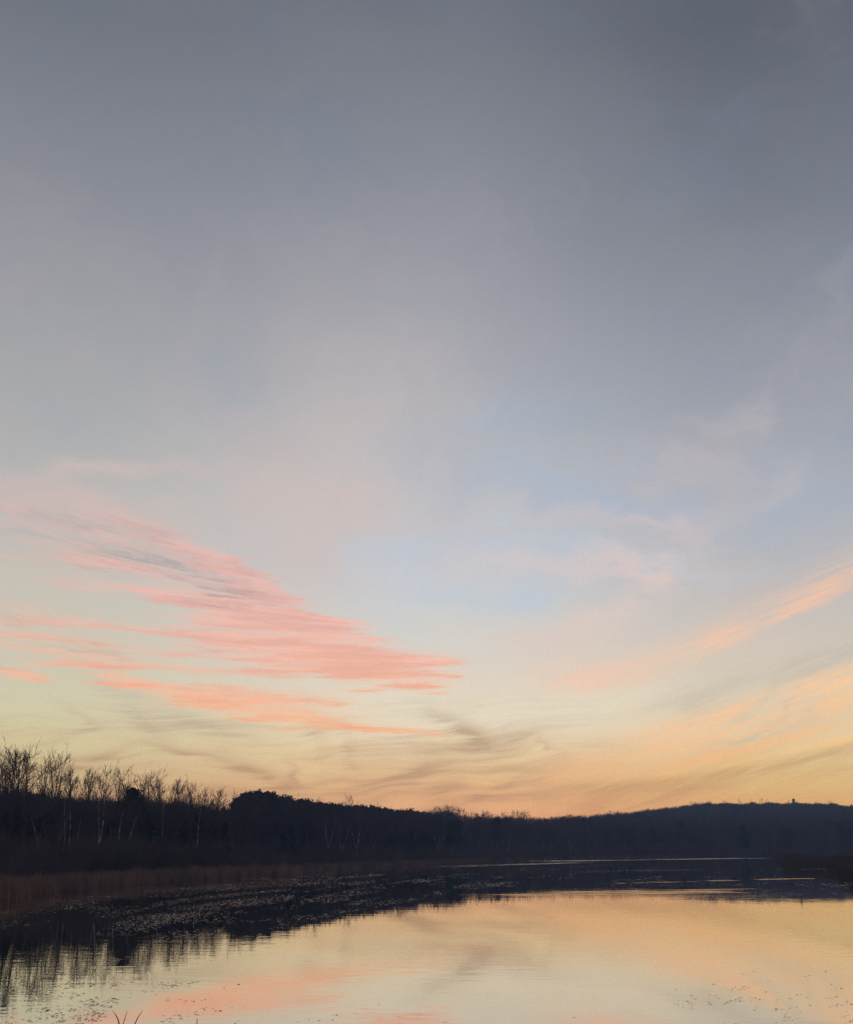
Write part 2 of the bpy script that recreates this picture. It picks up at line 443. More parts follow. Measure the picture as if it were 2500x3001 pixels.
def mottled(name, c0, c1, scale=1.0, rough=0.9, spec=0.15, per_object=0.0, stretch=(1, 1, 1)):
    """two tones mixed by noise in object space, with a tone shift for every object or copy"""
    m, g, out = mat(name)
    tc = g.new('ShaderNodeTexCoord')
    mp = g.new('ShaderNodeMapping')
    mp.inputs['Scale'].default_value = stretch
    g.t.links.new(tc.outputs['Object'], mp.inputs[0])
    n = g.noise(mp.outputs[0], scale=scale, detail=4, dim='3D')
    f = g.smooth(n, 0.35, 0.65)
    if per_object:
        oi = g.new('ShaderNodeObjectInfo')
        f = (f * (1 - per_object) + E(g, oi.outputs['Random']) * per_object).sat()
    col = g.mix(f, c0 + (1,) if len(c0) == 3 else c0, c1 + (1,) if len(c1) == 3 else c1)
    principled(g, out, col, rough, spec)
    return m


M_bark = mottled('bark', (0.035, 0.030, 0.030), (0.085, 0.072, 0.070), 3.0, per_object=0.5, stretch=(1, 1, .25))
M_twig = mottled('twigs', (0.048, 0.040, 0.043), (0.105, 0.086, 0.086), 1.0, per_object=0.6)
M_greytwig = mottled('grey twigs', (0.07, 0.065, 0.068), (0.15, 0.138, 0.138), 1.0, per_object=0.8)
M_birch = mottled('birch bark', (0.12, 0.113, 0.113), (0.50, 0.48, 0.47), 2.2, per_object=0.0, stretch=(1, 1, .7))
M_needles = mottled('needles', (0.018, 0.026, 0.018), (0.042, 0.055, 0.038), 1.2, per_object=0.4)
M_brush = mottled('brush', (0.066, 0.053, 0.056), (0.14, 0.108, 0.104), 1.0, per_object=0.6)
M_reed_red = mottled('russet reeds', (0.17, 0.103, 0.085), (0.33, 0.208, 0.168), 0.6, per_object=0.7)
M_reed_tan = mottled('tan reeds', (0.10, 0.074, 0.066), (0.22, 0.162, 0.138), 0.6, per_object=0.7)
M_reed_olive = mottled('olive reeds', (0.22, 0.14, 0.065), (0.40, 0.25, 0.11), 0.6, per_object=0.7)
M_reed_dark = mottled('dark reeds', (0.06, 0.045, 0.034), (0.13, 0.095, 0.065), 0.6, per_object=0.7)
M_litter = mottled('leaf litter', (0.025, 0.020, 0.016), (0.06, 0.045, 0.034), 0.35)
M_blade = mottled('dead sedge', (0.045, 0.038, 0.020), (0.10, 0.085, 0.045), 8.0)
M_cattail = mottled('cattail head', (0.028, 0.018, 0.012), (0.06, 0.038, 0.022), 60.0)
M_leaf = mottled('sodden leaf', (0.07, 0.063, 0.042), (0.18, 0.155, 0.10), 0.8, rough=0.45, spec=0.4, per_object=0.7)


def pad_material():
    """wet waxy lily pads: dull brown-green with a broad skin sheen"""
    m, g, out = mat('lily pad')
    tc = g.new('ShaderNodeTexCoord')
    n = g.noise(tc.outputs['Object'], scale=0.9, detail=3, dim='3D')
    col = g.mix(g.smooth(n, .35, .65), (0.034, 0.027, 0.018, 1), (0.10, 0.078, 0.052, 1))
    p = principled(g, out, col, 0.38, 0.3)
    p.inputs['Coat Weight'].default_value = 0.25
    p.inputs['Coat Roughness'].default_value = 0.15
    return m


M_pad = pad_material()


def water_material(wakes):
    m, g, out = mat('pond water')
    geo = g.new('ShaderNodeNewGeometry')
    sep = g.new('ShaderNodeSeparateXYZ')
    g.t.links.new(geo.outputs['Position'], sep.inputs[0])
    X, Y = E(g, sep.outputs[0]), E(g, sep.outputs[1])
    # faint capillary ripples, longer across the pond than along it, in drifting patches
    calm = g.noise(g.vec(X * 0.020, Y * 0.030, 4.0), detail=3)
    patch = g.smooth(calm, 0.44, 0.66, 0.25, 1.0)
    r1 = g.noise(g.vec(X * 0.55, Y * 1.3, 1.0), detail=2)
    r2 = g.noise(g.vec(X * 0.14 + 3.0, Y * 0.42, 2.0), detail=2)
    r3 = g.noise(g.vec(X * 1.6, Y * 4.0, 3.0), detail=1)
    h = (r1 * 0.0031 + r3 * 0.0008) * patch + r2 * 0.0022
    for (p0, p1, wd, amp, frq) in wakes:
        a, b = ground_pt(*p0), ground_pt(*p1)
        dx, dy = b.x - a.x, b.y - a.y
        L = math.hypot(dx, dy)
        ux, uy = dx / L, dy / L
        al = (X - a.x) * (ux / L) + (Y - a.y) * (uy / L)
        wob = (r2 - 0.5) * (wd * 0.7)
        ac = (Y - a.y) * ux - (X - a.x) * uy + wob
        win = g.smooth(al, -0.02, 0.10) * g.smooth(al, 1.02, 0.7)
        gs = g.m('EXPONENT', -((ac * (1 / wd)) * (ac * (1 / wd))))
        w = g.m('SINE', ac * frq) * gs * win * g.smooth(g.noise(g.vec(X * 0.055 + 0.3, Y * 0.11, 6.0), detail=3), 0.42, 0.62, 0.0, 0.95) * amp
        h = h + w
    bp = g.new('ShaderNodeBump')
    bp.inputs['Strength'].default_value = 1.0
    bp.inputs['Distance'].default_value = 1.0
    g.put(bp.inputs['Height'], h)
    gl = g.new('ShaderNodeBsdfGlossy')
    gl.inputs['Color'].default_value = (0.97, 0.945, 0.90, 1)
    # breeze-ruffled strips by the far shore and the reed spit
    ruf = None
    for (p0, p1, wd, k) in RUFFLED:
        a, b = ground_pt(*p0), ground_pt(*p1)
        dx, dy = b.x - a.x, b.y - a.y
        L = math.hypot(dx, dy)
        ux, uy = dx / L, dy / L
        al = (X - a.x) * (ux / L) + (Y - a.y) * (uy / L)
        ac = (Y - a.y) * ux - (X - a.x) * uy + (r2 - 0.5) * (wd * 1.6)
        q = g.m('EXPONENT', -((ac * (1 / wd)) * (ac * (1 / wd)))) * g.smooth(al, -0.02, 0.03) * g.smooth(al, 1.02, 0.85) * k
        ruf = q if ruf is None else ruf + q
    brk = g.smooth(r1 * 0.6 + calm * 0.4, 0.40, 0.56, 0.25, 1.0)
    g.put(gl.inputs['Roughness'], ruf * brk + 0.006)
    df = g.new('ShaderNodeBsdfDiffuse')
    df.inputs['Color'].default_value = (0.030, 0.028, 0.022, 1)
    lw = g.new('ShaderNodeLayerWeight')
    lw.inputs['Blend'].default_value = 0.5
    for n_ in (gl, lw):
        g.t.links.new(bp.outputs[0], n_.inputs['Normal'])
    fz = E(g, lw.outputs['Facing'])
    fres = (fz * fz) * (fz * fz) * fz * 0.40 + 0.585
    mx = g.new('ShaderNodeMixShader')
    g.put(mx.inputs[0], fres)
    g.t.links.new(df.outputs[0], mx.inputs[1])
    g.t.links.new(gl.outputs[0], mx.inputs[2])
    g.t.links.new(mx.outputs[0], out.inputs['Surface'])
    return m


# ------------------------------------------------------------------ object helpers
def tag(o, label=None, cat=None, group=None, kind=None):
    if label:
        o['label'] = label
    if cat:
        o['category'] = cat
    if group:
        o['group'] = group
    if kind:
        o['kind'] = kind
    return o


def mesh_data(name, verts, faces, material, smooth=False):
    me = bpy.data.meshes.new(name)
    v = np.asarray(verts, dtype=np.float32).reshape(-1, 3)
    if isinstance(faces, np.ndarray):
        k = faces.shape[1]
        n = faces.shape[0]
        me.vertices.add(len(v))
        me.vertices.foreach_set('co', v.ravel())
        me.loops.add(n * k)
        me.loops.foreach_set('vertex_index', faces.astype(np.int32).ravel())
        me.polygons.add(n)
        me.polygons.foreach_set('loop_start', np.arange(0, n * k, k, dtype=np.int32))
        me.update(calc_edges=True)
    else:
        me.from_pydata(v.tolist(), [], faces)
    if smooth:
        me.polygons.foreach_set('use_smooth', [True] * len(me.polygons))
    me.materials.append(material)
    return me


def obj(name, me, parent=None, loc=(0, 0, 0), link=True):
    o = bpy.data.objects.new(name, me)
    if link:
        COL.objects.link(o)
    o.location = loc
    if parent is not None:
        o.parent = parent
    return o


# ------------------------------------------------------------------ the lie of the land
def interp_px(pts):
    """control points (photo column, value) -> function of azimuth in degrees"""
    az = [azel(p[0], 2480)[0] for p in pts]
    va = [p[1] for p in pts]
    return lambda a: np.interp(a, az, va)


_sh = []
for x, y in [(0, 2634), (110, 2618), (350, 2595), (600, 2577), (856, 2566), (875, 2553), (1100, 2541), (1300, 2532), (1600, 2520), (1900, 2513), (2270, 2508)]:
    p = ground_pt(x, y)
    _sh.append((math.degrees(math.atan2(p.x, p.y)), math.hypot(p.x, p.y)))
_sa = [-180, -110, -70, -40, -27] + [s[0] for s in _sh] + [22, 35, 60, 100, 180]
_sr = [9, 16, 30, 52, 72] + [s[1] for s in _sh] + [470, 330, 120, 25, 9]
shore_r = lambda a: np.interp(a, _sa, _sr)

forest_r = interp_px([(-2500, 70), (-800, 108), (0, 138), (200, 146), (400, 158), (640, 186), (700, 214), (1000, 275), (1300, 345), (1560, 415), (1700, 450), (1850, 480), (2000, 500), (2500, 505), (4200, 480)])
ridge_r = interp_px([(-2500, 200), (-800, 230), (0, 240), (400, 255), (640, 262), (690, 264), (900, 335), (1100, 424), (1300, 520), (1560, 640), (1700, 760), (1850, 960), (2000, 1120), (2100, 1165), (2500, 1165), (4200, 1165)])
ridge_h = interp_px([(-2500, 6), (0, 4.5), (400, 3.5), (650, 2.5), (690, 3), (1100, 5.5), (1300, 6.5), (1560, 7.5), (1700, 10), (1850, 19), (2000, 28.5), (2100, 32), (2200, 33), (2500, 32), (4200, 34)])
# top of the solid tree mass, photo rows
mass_y = interp_px([(-2500, 2300), (0, 2305), (60, 2310), (140, 2332), (240, 2340), (330, 2344), (380, 2326), (420, 2336), (520, 2344), (600, 2352), (655, 2366), (672, 2366),
                    (690, 2336), (705, 2322), (750, 2319), (800, 2328), (850, 2339), (900, 2344), (950, 2356), (1000, 2359), (1100, 2364), (1200, 2377), (1245, 2381),
                    (1300, 2378), (1345, 2386), (1450, 2392), (1560, 2396), (1640, 2393), (1700, 2391), (1800, 2384), (1900, 2373), (2000, 2362), (2080, 2353), (2200, 2352), (2300, 2354), (2400, 2353), (2500, 2359), (4200, 2370)])


def tan_el(a, y):
    """tangent of the elevation of photo row y at azimuth a (rows are straight lines in the picture)"""
    t = math.tan(math.radians(min(60, max(-60, a))))
    vy = (1500.5 - y) / FPX
    c, s = math.cos(PITCH), math.sin(PITCH)
    dy = c - vy * s
    return (s + vy * c) / math.hypot(dy, t * dy)


def vnoise(x, y, seed=0):
    """smooth value noise 0..1"""
    xi, yi = np.floor(x).astype(int), np.floor(y).astype(int)
    fx, fy = x - xi, y - yi
    fx, fy = fx * fx * (3 - 2 * fx), fy * fy * (3 - 2 * fy)

    def h(i, j):
        n = (i * 374761393 + j * 668265263 + seed * 974634777) & 0x7fffffff
        n = ((n ^ (n >> 13)) * 1274126177) & 0x7fffffff
        return ((n ^ (n >> 16)) & 0xffff) / 65535.0
    a = h(xi, yi) * (1 - fx) + h(xi + 1, yi) * fx
    b = h(xi, yi + 1) * (1 - fx) + h(xi + 1, yi + 1) * fx
    return a * (1 - fy) + b * fy


def sstep(x, a, b):
    t = np.clip((x - a) / (b - a), 0, 1)
    return t * t * (3 - 2 * t)


_ba = np.linspace(-60, 60, 241)
_bt = np.array([max(0.0, tan_el(v, float(mass_y(v)) + 10)) for v in _ba])
BACK_TAN = lambda a: np.interp(a, _ba, _bt)


def land_z(x, y):
    a = np.degrees(np.arctan2(x, y))
    r = np.hypot(x, y)
    s, f, rr, h = shore_r(a), forest_r(a), ridge_r(a), ridge_h(a)
    t = r - s
    z = -1.2 + 1.3 * sstep(t, -9, 0.5) + 0.35 * sstep(t, 0, 14)
    z = z + np.where(np.abs(a) < 75, h * sstep(r, f - 4, rr) ** 1.1, 1.2 * sstep(t, 0, 60))
    back = np.clip((4.0 + 1.16 * rr * BACK_TAN(a)) * 0.80 - z, 0, 60) * (np.abs(a) < 75)
    z = z + back * sstep(r, rr * 1.01 + 6, rr * 1.16)
    z = z + 0.12 * np.sin(x * 0.31 + 1.3) * np.sin(y * 0.27) * sstep(t, 2, 30)
    # the bank the photographer stands on
    bank = 2.42 - 3.6 * sstep(y, 6.2, 13.5) - 0.03 * np.abs(x) ** 1.2 * 0.2
    z = np.where(y < 40, np.maximum(z, bank), z)
    return z


def build_ground():
    az = np.concatenate([np.arange(-180, -32, 4.0), np.arange(-32, 32, 0.4), np.arange(32, 180, 4.0)])
    rad = np.concatenate([[0.0], np.arange(1.5, 20, 1.0), np.geomspace(20, 1380, 150)])
    na, nr = len(az), len(rad)
    A_, R_ = np.meshgrid(np.radians(az), rad, indexing='ij')
    Xg, Yg = R_ * np.sin(A_), R_ * np.cos(A_)
    Zg = land_z(Xg, Yg)
    v = np.stack([Xg, Yg, Zg], -1).reshape(-1, 3)
    i = np.arange(na)[:, None]
    j = np.arange(nr - 1)[None, :]
    i2 = (i + 1) % na
    f = np.stack([i * nr + j, i2 * nr + j, i2 * nr + j + 1, i * nr + j + 1], -1).reshape(-1, 4)
    f = f[:, ::-1].copy()
    o = obj('ground', mesh_data('ground', v, f, M_litter, True))
    return tag(o, 'dark leaf-littered shore and low wooded hills around the pond', 'ground', kind='structure')


build_ground()

RUFFLED = [((2280, 2514), (1500, 2525), 9.0, 0.20), ((1700, 2528), (1250, 2541), 6.0, 0.14), ((2466, 2547), (2335, 2547), 2.0, 0.2), ((2050, 2548), (1650, 2556), 5.0, 0.07)]
WAKES = [
    ((2465, 2546), (2330, 2546), 1.2, 0.02, 2.0),
    ((2405, 2573), (1520, 2596), 0.8, 0.030, 2.2),
    ((1980, 2616), (1230, 2627), 1.1, 0.016, 2.2),
    ((2405, 2574), (2080, 2598), 0.8, 0.020, 2.4),
    ((2350, 2603), (1500, 2618), 1.6, 0.016, 2.2),
    ((2280, 2612), (1900, 2617), 1.8, 0.018, 1.9),
]
wv = [(-1370, -1370, 0), (1370, -1370, 0), (1370, 1370, 0), (-1370, 1370, 0)]
tag(obj('water', mesh_data('water', wv, [(0, 1, 2, 3)], water_material(WAKES))),
    'still pond water mirroring the sunset sky and the dark tree line', 'water', kind='structure')


# ------------------------------------------------------------------ trees: skeleton -> thin tubes
class Tubes:
    def __init__(self, sides=3):
        self.v, self.f, self.k = [], [], sides

    def seg(self, p0, p1, r0, r1):
        d = (p1 - p0)
        if d.length < 1e-5:
            return
        d.normalize()
        a = d.orthogonal().normalized()
        b = d.cross(a)
        n = len(self.v)
        for p, r in ((p0, r0), (p1, r1)):
            for i in range(self.k):
                w = 2 * math.pi * i / self.k
                self.v.append(p + (a * math.cos(w) + b * math.sin(w)) * r)
        for i in range(self.k):
            j = (i + 1) % self.k
            self.f.append((n + i, n + j, n + self.k + j, n + self.k + i))

    def chain(self, pts, radii):
        for i in range(len(pts) - 1):
            self.seg(pts[i], pts[i + 1], radii[i], radii[i + 1])

    def data(self, name, m, smooth=True):
        return mesh_data(name, [tuple(p) for p in self.v], np.array(self.f, dtype=np.int32), m, smooth)


def rvec(rd, s=1.0):
    return Vector((rd.gauss(0, s), rd.gauss(0, s), rd.gauss(0, s)))


def limb(rd, p, d, length, n, wob, up):
    pts = [p.copy()]
    d = d.normalized()
    for i in range(n):
        d = (d + rvec(rd, wob) + Vector((0, 0, up))).normalized()
        p = p + d * (length / n)
        pts.append(p.copy())
    return pts


def bare_tree(seed, H=10.0, start=0.35, spread=0.55, dens=1.0, trunk_m=None, twig_m=None, fork=0, lean=0.02, r0=None, twig_r=0.009, name='tree', clear_low=True):
    """leafless tree of height H: returns mesh data for trunk (with main forks) and for the branch crown"""
    rd = random.Random(seed)
    tr, cr = Tubes(6), Tubes(3)
    r0 = r0 or H * 0.0125
    stems = []
    base = Vector((0, 0, -0.3))
    d0 = Vector((rd.gauss(0, lean), rd.gauss(0, lean), 1))
    if fork:
        hf = H * rd.uniform(0.16, 0.34)
        pts = limb(rd, base, d0, hf, 4, 0.03, 0.02)
        tr.chain(pts, [r0 * (1 - 0.06 * i) for i in range(5)])
        a0 = rd.uniform(0, 6.28)
        for k in range(fork):
            a = a0 + k * 2 * math.pi / fork + rd.gauss(0, .3)
            dd = Vector((math.cos(a) * 0.30, math.sin(a) * 0.30, 1))
            L = (H - hf) * rd.uniform(0.82, 1.0)
            q = limb(rd, pts[-1], dd, L, 9, 0.05, 0.03)
            rr = [r0 * 0.72 * (1 - i / 9.6) + 0.008 for i in range(10)]
            tr.chain(q, rr)
            stems.append((q, rr, 0.18))
    else:
        q = limb(rd, base, d0, H + 0.3, 12, 0.035, 0.03)
        rr = [r0 * (1 - (i / 12.4)) ** 0.9 + 0.006 for i in range(13)]
        tr.chain(q, rr)
        stems.append((q, rr, start))
    for q, rr, st in stems:
        n = len(q) - 1
        nl = int(15 * dens)
        tot = H
        for k in range(nl):
            t = st + (0.98 - st) * (k + rd.random()) / nl
            i = min(n - 1, int(t * n))
            w = t * n - i
            p = q[i].lerp(q[i + 1], w)
            a = k * 2.4 + rd.gauss(0, .5)
            out = Vector((math.cos(a), math.sin(a), 0))
            # crown widest a little below its middle, drawn in at the top
            sh = math.sin(math.pi * min(1, max(0.06, (t - st) / (1 - st) * 0.82 + 0.18))) ** 0.7
            L = tot * 0.30 * spread / 0.55 * sh * rd.uniform(0.65, 1.1)
            d = out * spread * 1.5 + Vector((0, 0, rd.uniform(0.7, 1.3)))
            b = limb(rd, p, d, L, 5, 0.12, 0.10)
            br = [max(0.010, rr[i] * 0.5) * (1 - j / 6.0) + 0.004 for j in range(6)]
            cr.chain(b, br)
            for s in range(int(5 * dens)):
                u = rd.uniform(0.25, 1.0) * 4.99
                j = int(u)
                p2 = b[j].lerp(b[j + 1], u - j)
                dm = (b[j + 1] - b[j]).normalized()
                d2 = dm + rvec(rd, 0.55) + Vector((0, 0, 0.25))
                L2 = L * rd.uniform(0.28, 0.55)
                c = limb(rd, p2, d2, L2, 3, 0.16, 0.10)
                cr.chain(c, [twig_r * 1.5, twig_r * 1.2, twig_r, twig_r * .6])
                for s2 in range(4):
                    u2 = rd.uniform(0.2, 1.0) * 2.99
                    j2 = int(u2)
                    p3 = c[j2].lerp(c[j2 + 1], u2 - j2)
                    d3 = (c[j2 + 1] - c[j2]).normalized() + rvec(rd, 0.5) + Vector((0, 0, 0.2))
                    e = p3 + d3.normalized() * L2 * rd.uniform(0.35, 0.7)
                    cr.seg(p3, e, twig_r * .85, twig_r * .4)
    return tr.data(name + '_trunk', trunk_m or M_bark), cr.data(name + '_crown', twig_m or M_twig)


def tuft(v, f, rd, c, s, n=5, flat=0.5):
    for _ in range(n):
        a = rvec(rd, 1)
        a.z *= flat
        a.normalize()
        b = rvec(rd, 1)
        b = (b - a * b.dot(a)).normalized()
        o = c + rvec(rd, s * 0.35)
        k = len(v)
        L = s * rd.uniform(0.6, 1.25)
        w = s * rd.uniform(0.22, 0.42)
        v += [o - a * L * .5 - b * w * .4, o + b * w, o + a * L * .6, o - b * w]
        f.append((k, k + 1, k + 2, k + 3))


def pine(seed, H=13.0, base=0.42, name='pine'):
    """red-pine like: bare pole, uneven rounded crown of tufted boughs"""
    rd = random.Random(seed)
    tr = Tubes(6)
    q = limb(rd, Vector((0, 0, -0.3)), Vector((rd.gauss(0, .02), rd.gauss(0, .02), 1)), H, 8, 0.02, 0.03)
    tr.chain(q, [0.17 * (1 - i / 8.6) for i in range(9)])
    v, f = [], []
    t = base
    while t < 0.985:
        sh = (1 - ((t - base) / (1 - base)) ** 2.2) ** 0.6 * (0.55 + 0.45 * min(1, (t - base) / 0.15))
        nb = rd.randint(4, 6)
        a0 = rd.uniform(0, 6.28)
        i = min(7, int(t * 8))
        p = q[i].lerp(q[i + 1], t * 8 - i)
        for k in range(nb):
            a = a0 + 6.283 * k / nb + rd.gauss(0, .35)
            L = (H * 0.20) * sh * rd.uniform(0.55, 1.2) + 0.25
            d = Vector((math.cos(a), math.sin(a), rd.uniform(0.05, 0.5)))
            b = limb(rd, p, d, L, 3, 0.10, 0.14)
            tr.chain(b, [0.045, 0.032, 0.02, 0.012])
            for j in range(1, 4):
                for _ in range(2):
                    tuft(v, f, rd, b[j] + rvec(rd, 0.16), 0.55, 4, 0.6)
        t += rd.uniform(0.045, 0.075)
    for _ in range(6):
        tuft(v, f, rd, q[-1] + rvec(rd, 0.18), 0.5, 4, 1.2)
    return tr.data(name + '_trunk', M_bark), mesh_data(name + '_crown', [tuple(p) for p in v], np.array(f, dtype=np.int32), M_needles)


def spruce(seed, H=9.0, w=0.20, name='spruce'):
    rd = random.Random(seed)
    tr = Tubes(6)
    q = [Vector((0, 0, -0.3 + H * i / 8.0)) + Vector((rd.gauss(0, .02), rd.gauss(0, .02), 0)) for i in range(9)]
    tr.chain(q, [0.14 * (1 - i / 8.4) for i in range(9)])
    v, f = [], []
    t = 0.06
    while t < 0.985:
        L0 = H * w * (1 - t) ** 0.85
        nb = rd.randint(5, 7)
        a0 = rd.uniform(0, 6.28)
        for k in range(nb):
            a = a0 + 6.283 * k / nb + rd.gauss(0, .25)
            L = L0 * rd.uniform(0.7, 1.15) + 0.12
            p = Vector((0, 0, t * H))
            d = Vector((math.cos(a), math.sin(a), -0.15))
            for j in range(3):
                tuft(v, f, rd, p + d * L * (j + 0.8) / 3.2, 0.30 + 0.30 * L, 4, 0.35)
        t += 0.05
    tuft(v, f, rd, q[-1], 0.4, 5, 2.0)
    return tr.data(name + '_trunk', M_bark), mesh_data(name + '_crown', [tuple(p) for p in v], np.array(f, dtype=np.int32), M_needles)


def brush(seed, H=3.0, n=22, m=None, name='brush', r=0.014):
    """many-stemmed leafless shrub"""
    rd = random.Random(seed)
    cr = Tubes(3)
    for k in range(n):
        a = rd.uniform(0, 6.28)
        p = Vector((math.cos(a), math.sin(a), 0)) * rd.uniform(0, H * 0.22)
        d = Vector((math.cos(a) * .35, math.sin(a) * .35, 1)) + rvec(rd, .12)
        b = limb(rd, p - Vector((0, 0, .2)), d, H * rd.uniform(0.6, 1.05), 4, 0.08, 0.05)
        cr.chain(b, [r * 1.3, r * 1.1, r, r * .8, r * .5])
        for s in range(6):
            u = rd.uniform(0.3, 1) * 3.99
            j = int(u)
            p2 = b[j].lerp(b[j + 1], u - j)
            d2 = (b[j + 1] - b[j]).normalized() + rvec(rd, .4) + Vector((0, 0, .2))
            c = limb(rd, p2, d2, H * rd.uniform(.15, .32), 2, .12, .1)
            cr.chain(c, [r * .9, r * .7, r * .4])
    return cr.data(name, m or M_brush)


def reed_clump(seed, H=1.9, n=46, w=0.55, m=None, name='reeds', heads=0.2):
    """upright dead stems and bent leaf blades, some with a fat seed head"""
    rd = random.Random(seed)
    v, f = [], []
    for k in range(n):
        a = rd.uniform(0, 6.28)
        p = Vector((rd.gauss(0, w * .5), rd.gauss(0, w * .5), -0.1))
        h = H * rd.choice((rd.uniform(.45, .8), rd.uniform(.75, 1.05)))
        b = Vector((math.cos(a), math.sin(a), 0))
        lean = Vector((rd.gauss(0, .14), rd.gauss(0, .14), 0)) * h
        bw = rd.uniform(0.008, 0.018)
        bend = rd.random() < 0.3
        i = len(v)
        p1 = p + Vector((0, 0, h * .6)) + lean * .4
        p2 = p + Vector((0, 0, h * (.78 if bend else 1.0))) + lean * (2.2 if bend else 1.0)
        v += [p - b * bw, p + b * bw, p1 + b * bw, p1 - b * bw, p2 + b * bw * .3, p2 - b * bw * .3]
        f += [(i, i + 1, i + 2, i + 3), (i + 3, i + 2, i + 4, i + 5)]
        if not bend and rd.random() < heads:
            i = len(v)
            q0, q1 = p2 - Vector((0, 0, .22)), p2
            for s in (b, b.cross(Vector((0, 0, 1)))):
                i = len(v)
                v += [q0 - s * .02, q0 + s * .02, q1 + s * .014, q1 - s * .014]
                f.append((i, i + 1, i + 2, i + 3))
    return mesh_data(name, [tuple(p) for p in v], np.array(f, dtype=np.int32), m or M_reed_tan)


def scatter(name, sources, pts, label, cat):
    """ONE stuff object: its points carry instances of the (unlinked) source meshes"""
    # pts: list of (x, y, z, scale, zscale, source index)
    arr = np.array(pts, dtype=np.float32)
    me = bpy.data.meshes.new(name)
    me.vertices.add(len(arr))
    me.vertices.foreach_set('co', arr[:, :3].ravel())
    for an, data in (('sx', arr[:, 3]), ('sz', arr[:, 4]), ('rot', rng.uniform(0, 6.283, len(arr)).astype(np.float32))):
        at = me.attributes.new(an, 'FLOAT', 'POINT')
        at.data.foreach_set('value', np.ascontiguousarray(data))
    at = me.attributes.new('kind_no', 'INT', 'POINT')
    at.data.foreach_set('value', arr[:, 5].astype(np.int32))
    o = obj(name, me)
    ng = bpy.data.node_groups.new(name + ' instances', 'GeometryNodeTree')
    ng.interface.new_socket('Geometry', in_out='INPUT', socket_type='NodeSocketGeometry')
    ng.interface.new_socket('Geometry', in_out='OUTPUT', socket_type='NodeSocketGeometry')
    N, L = ng.nodes, ng.links
    gi, go = N.new('NodeGroupInput'), N.new('NodeGroupOutput')
    jn = N.new('GeometryNodeJoinGeometry')

    def attr(nm, tp='FLOAT'):
        n = N.new('GeometryNodeInputNamedAttribute')
        n.data_type = tp
        n.inputs['Name'].default_value = nm
        return n.outputs['Attribute']
    sx, sz, rot, kn = attr('sx'), attr('sz'), attr('rot'), attr('kind_no', 'INT')
    cs = N.new('ShaderNodeCombineXYZ')
    L.new(sx, cs.inputs[0]); L.new(sx, cs.inputs[1]); L.new(sz, cs.inputs[2])
    cr = N.new('ShaderNodeCombineXYZ')
    L.new(rot, cr.inputs[2])
    er = N.new('FunctionNodeEulerToRotation')
    L.new(cr.outputs[0], er.inputs[0])
    for k, meshes in enumerate(sources):
        cmp_ = N.new('FunctionNodeCompare')
        cmp_.data_type = 'INT'
        cmp_.operation = 'EQUAL'
        L.new(kn, cmp_.inputs[2])
        cmp_.inputs[3].default_value = k
        for me_src in meshes:
            key = 'source ' + me_src.name
            so = bpy.data.objects.get(key) or bpy.data.objects.new(key, me_src)
            oi = N.new('GeometryNodeObjectInfo')
            oi.inputs['Object'].default_value = so
            oi.inputs['As Instance'].default_value = True
            ip = N.new('GeometryNodeInstanceOnPoints')
            L.new(gi.outputs[0], ip.inputs['Points'])
            L.new(cmp_.outputs[0], ip.inputs['Selection'])
            L.new(oi.outputs['Geometry'], ip.inputs['Instance'])
            L.new(er.outputs[0], ip.inputs['Rotation'])
            L.new(cs.outputs[0], ip.inputs['Scale'])
            L.new(ip.outputs[0], jn.inputs[0])
    L.new(jn.outputs[0], go.inputs[0])
    md = o.modifiers.new('instances', 'NODES')
    md.node_group = ng
    return tag(o, label, cat, kind='stuff')


# ---- tree kinds (unit heights are real metres)
BARE = [bare_tree(100 + i, 10.0, start=rs, spread=sp, dens=1.2, fork=fk, twig_r=0.0115, name='bare%d' % i)
        for i, (rs, sp, fk) in enumerate([(.35, .45, 0), (.42, .6, 0), (.3, .5, 2), (.45, .38, 0), (.4, .62, 0), (.3, .55, 3)])]
FARB = [bare_tree(200 + i, 10.0, start=.3, spread=.62, dens=0.8, name='far%d' % i, twig_r=0.022, twig_m=M_greytwig if i == 2 else None) for i in range(3)]
BIRCH = [bare_tree(300 + i, 10.0, start=.5, spread=.45, dens=.8, trunk_m=M_birch, fork=fk, r0=0.11, lean=0.06, name='birch%d' % i) for i, fk in enumerate([2, 0, 2, 0, 3])]
PINE = [pine(400 + i, 13.0, base=.36 + .03 * i, name='pine%d' % i) for i in range(5)]
SPRUCE = [spruce(500 + i, 9.0, w=.19 + .05 * i, name='spruce%d' % i) for i in range(2)]
BRUSH = [brush(600 + i, 3.0, name='brush%d' % i) for i in range(3)]


def ground_z(x, y):
    return float(land_z(np.array([x]), np.array([y]))[0])


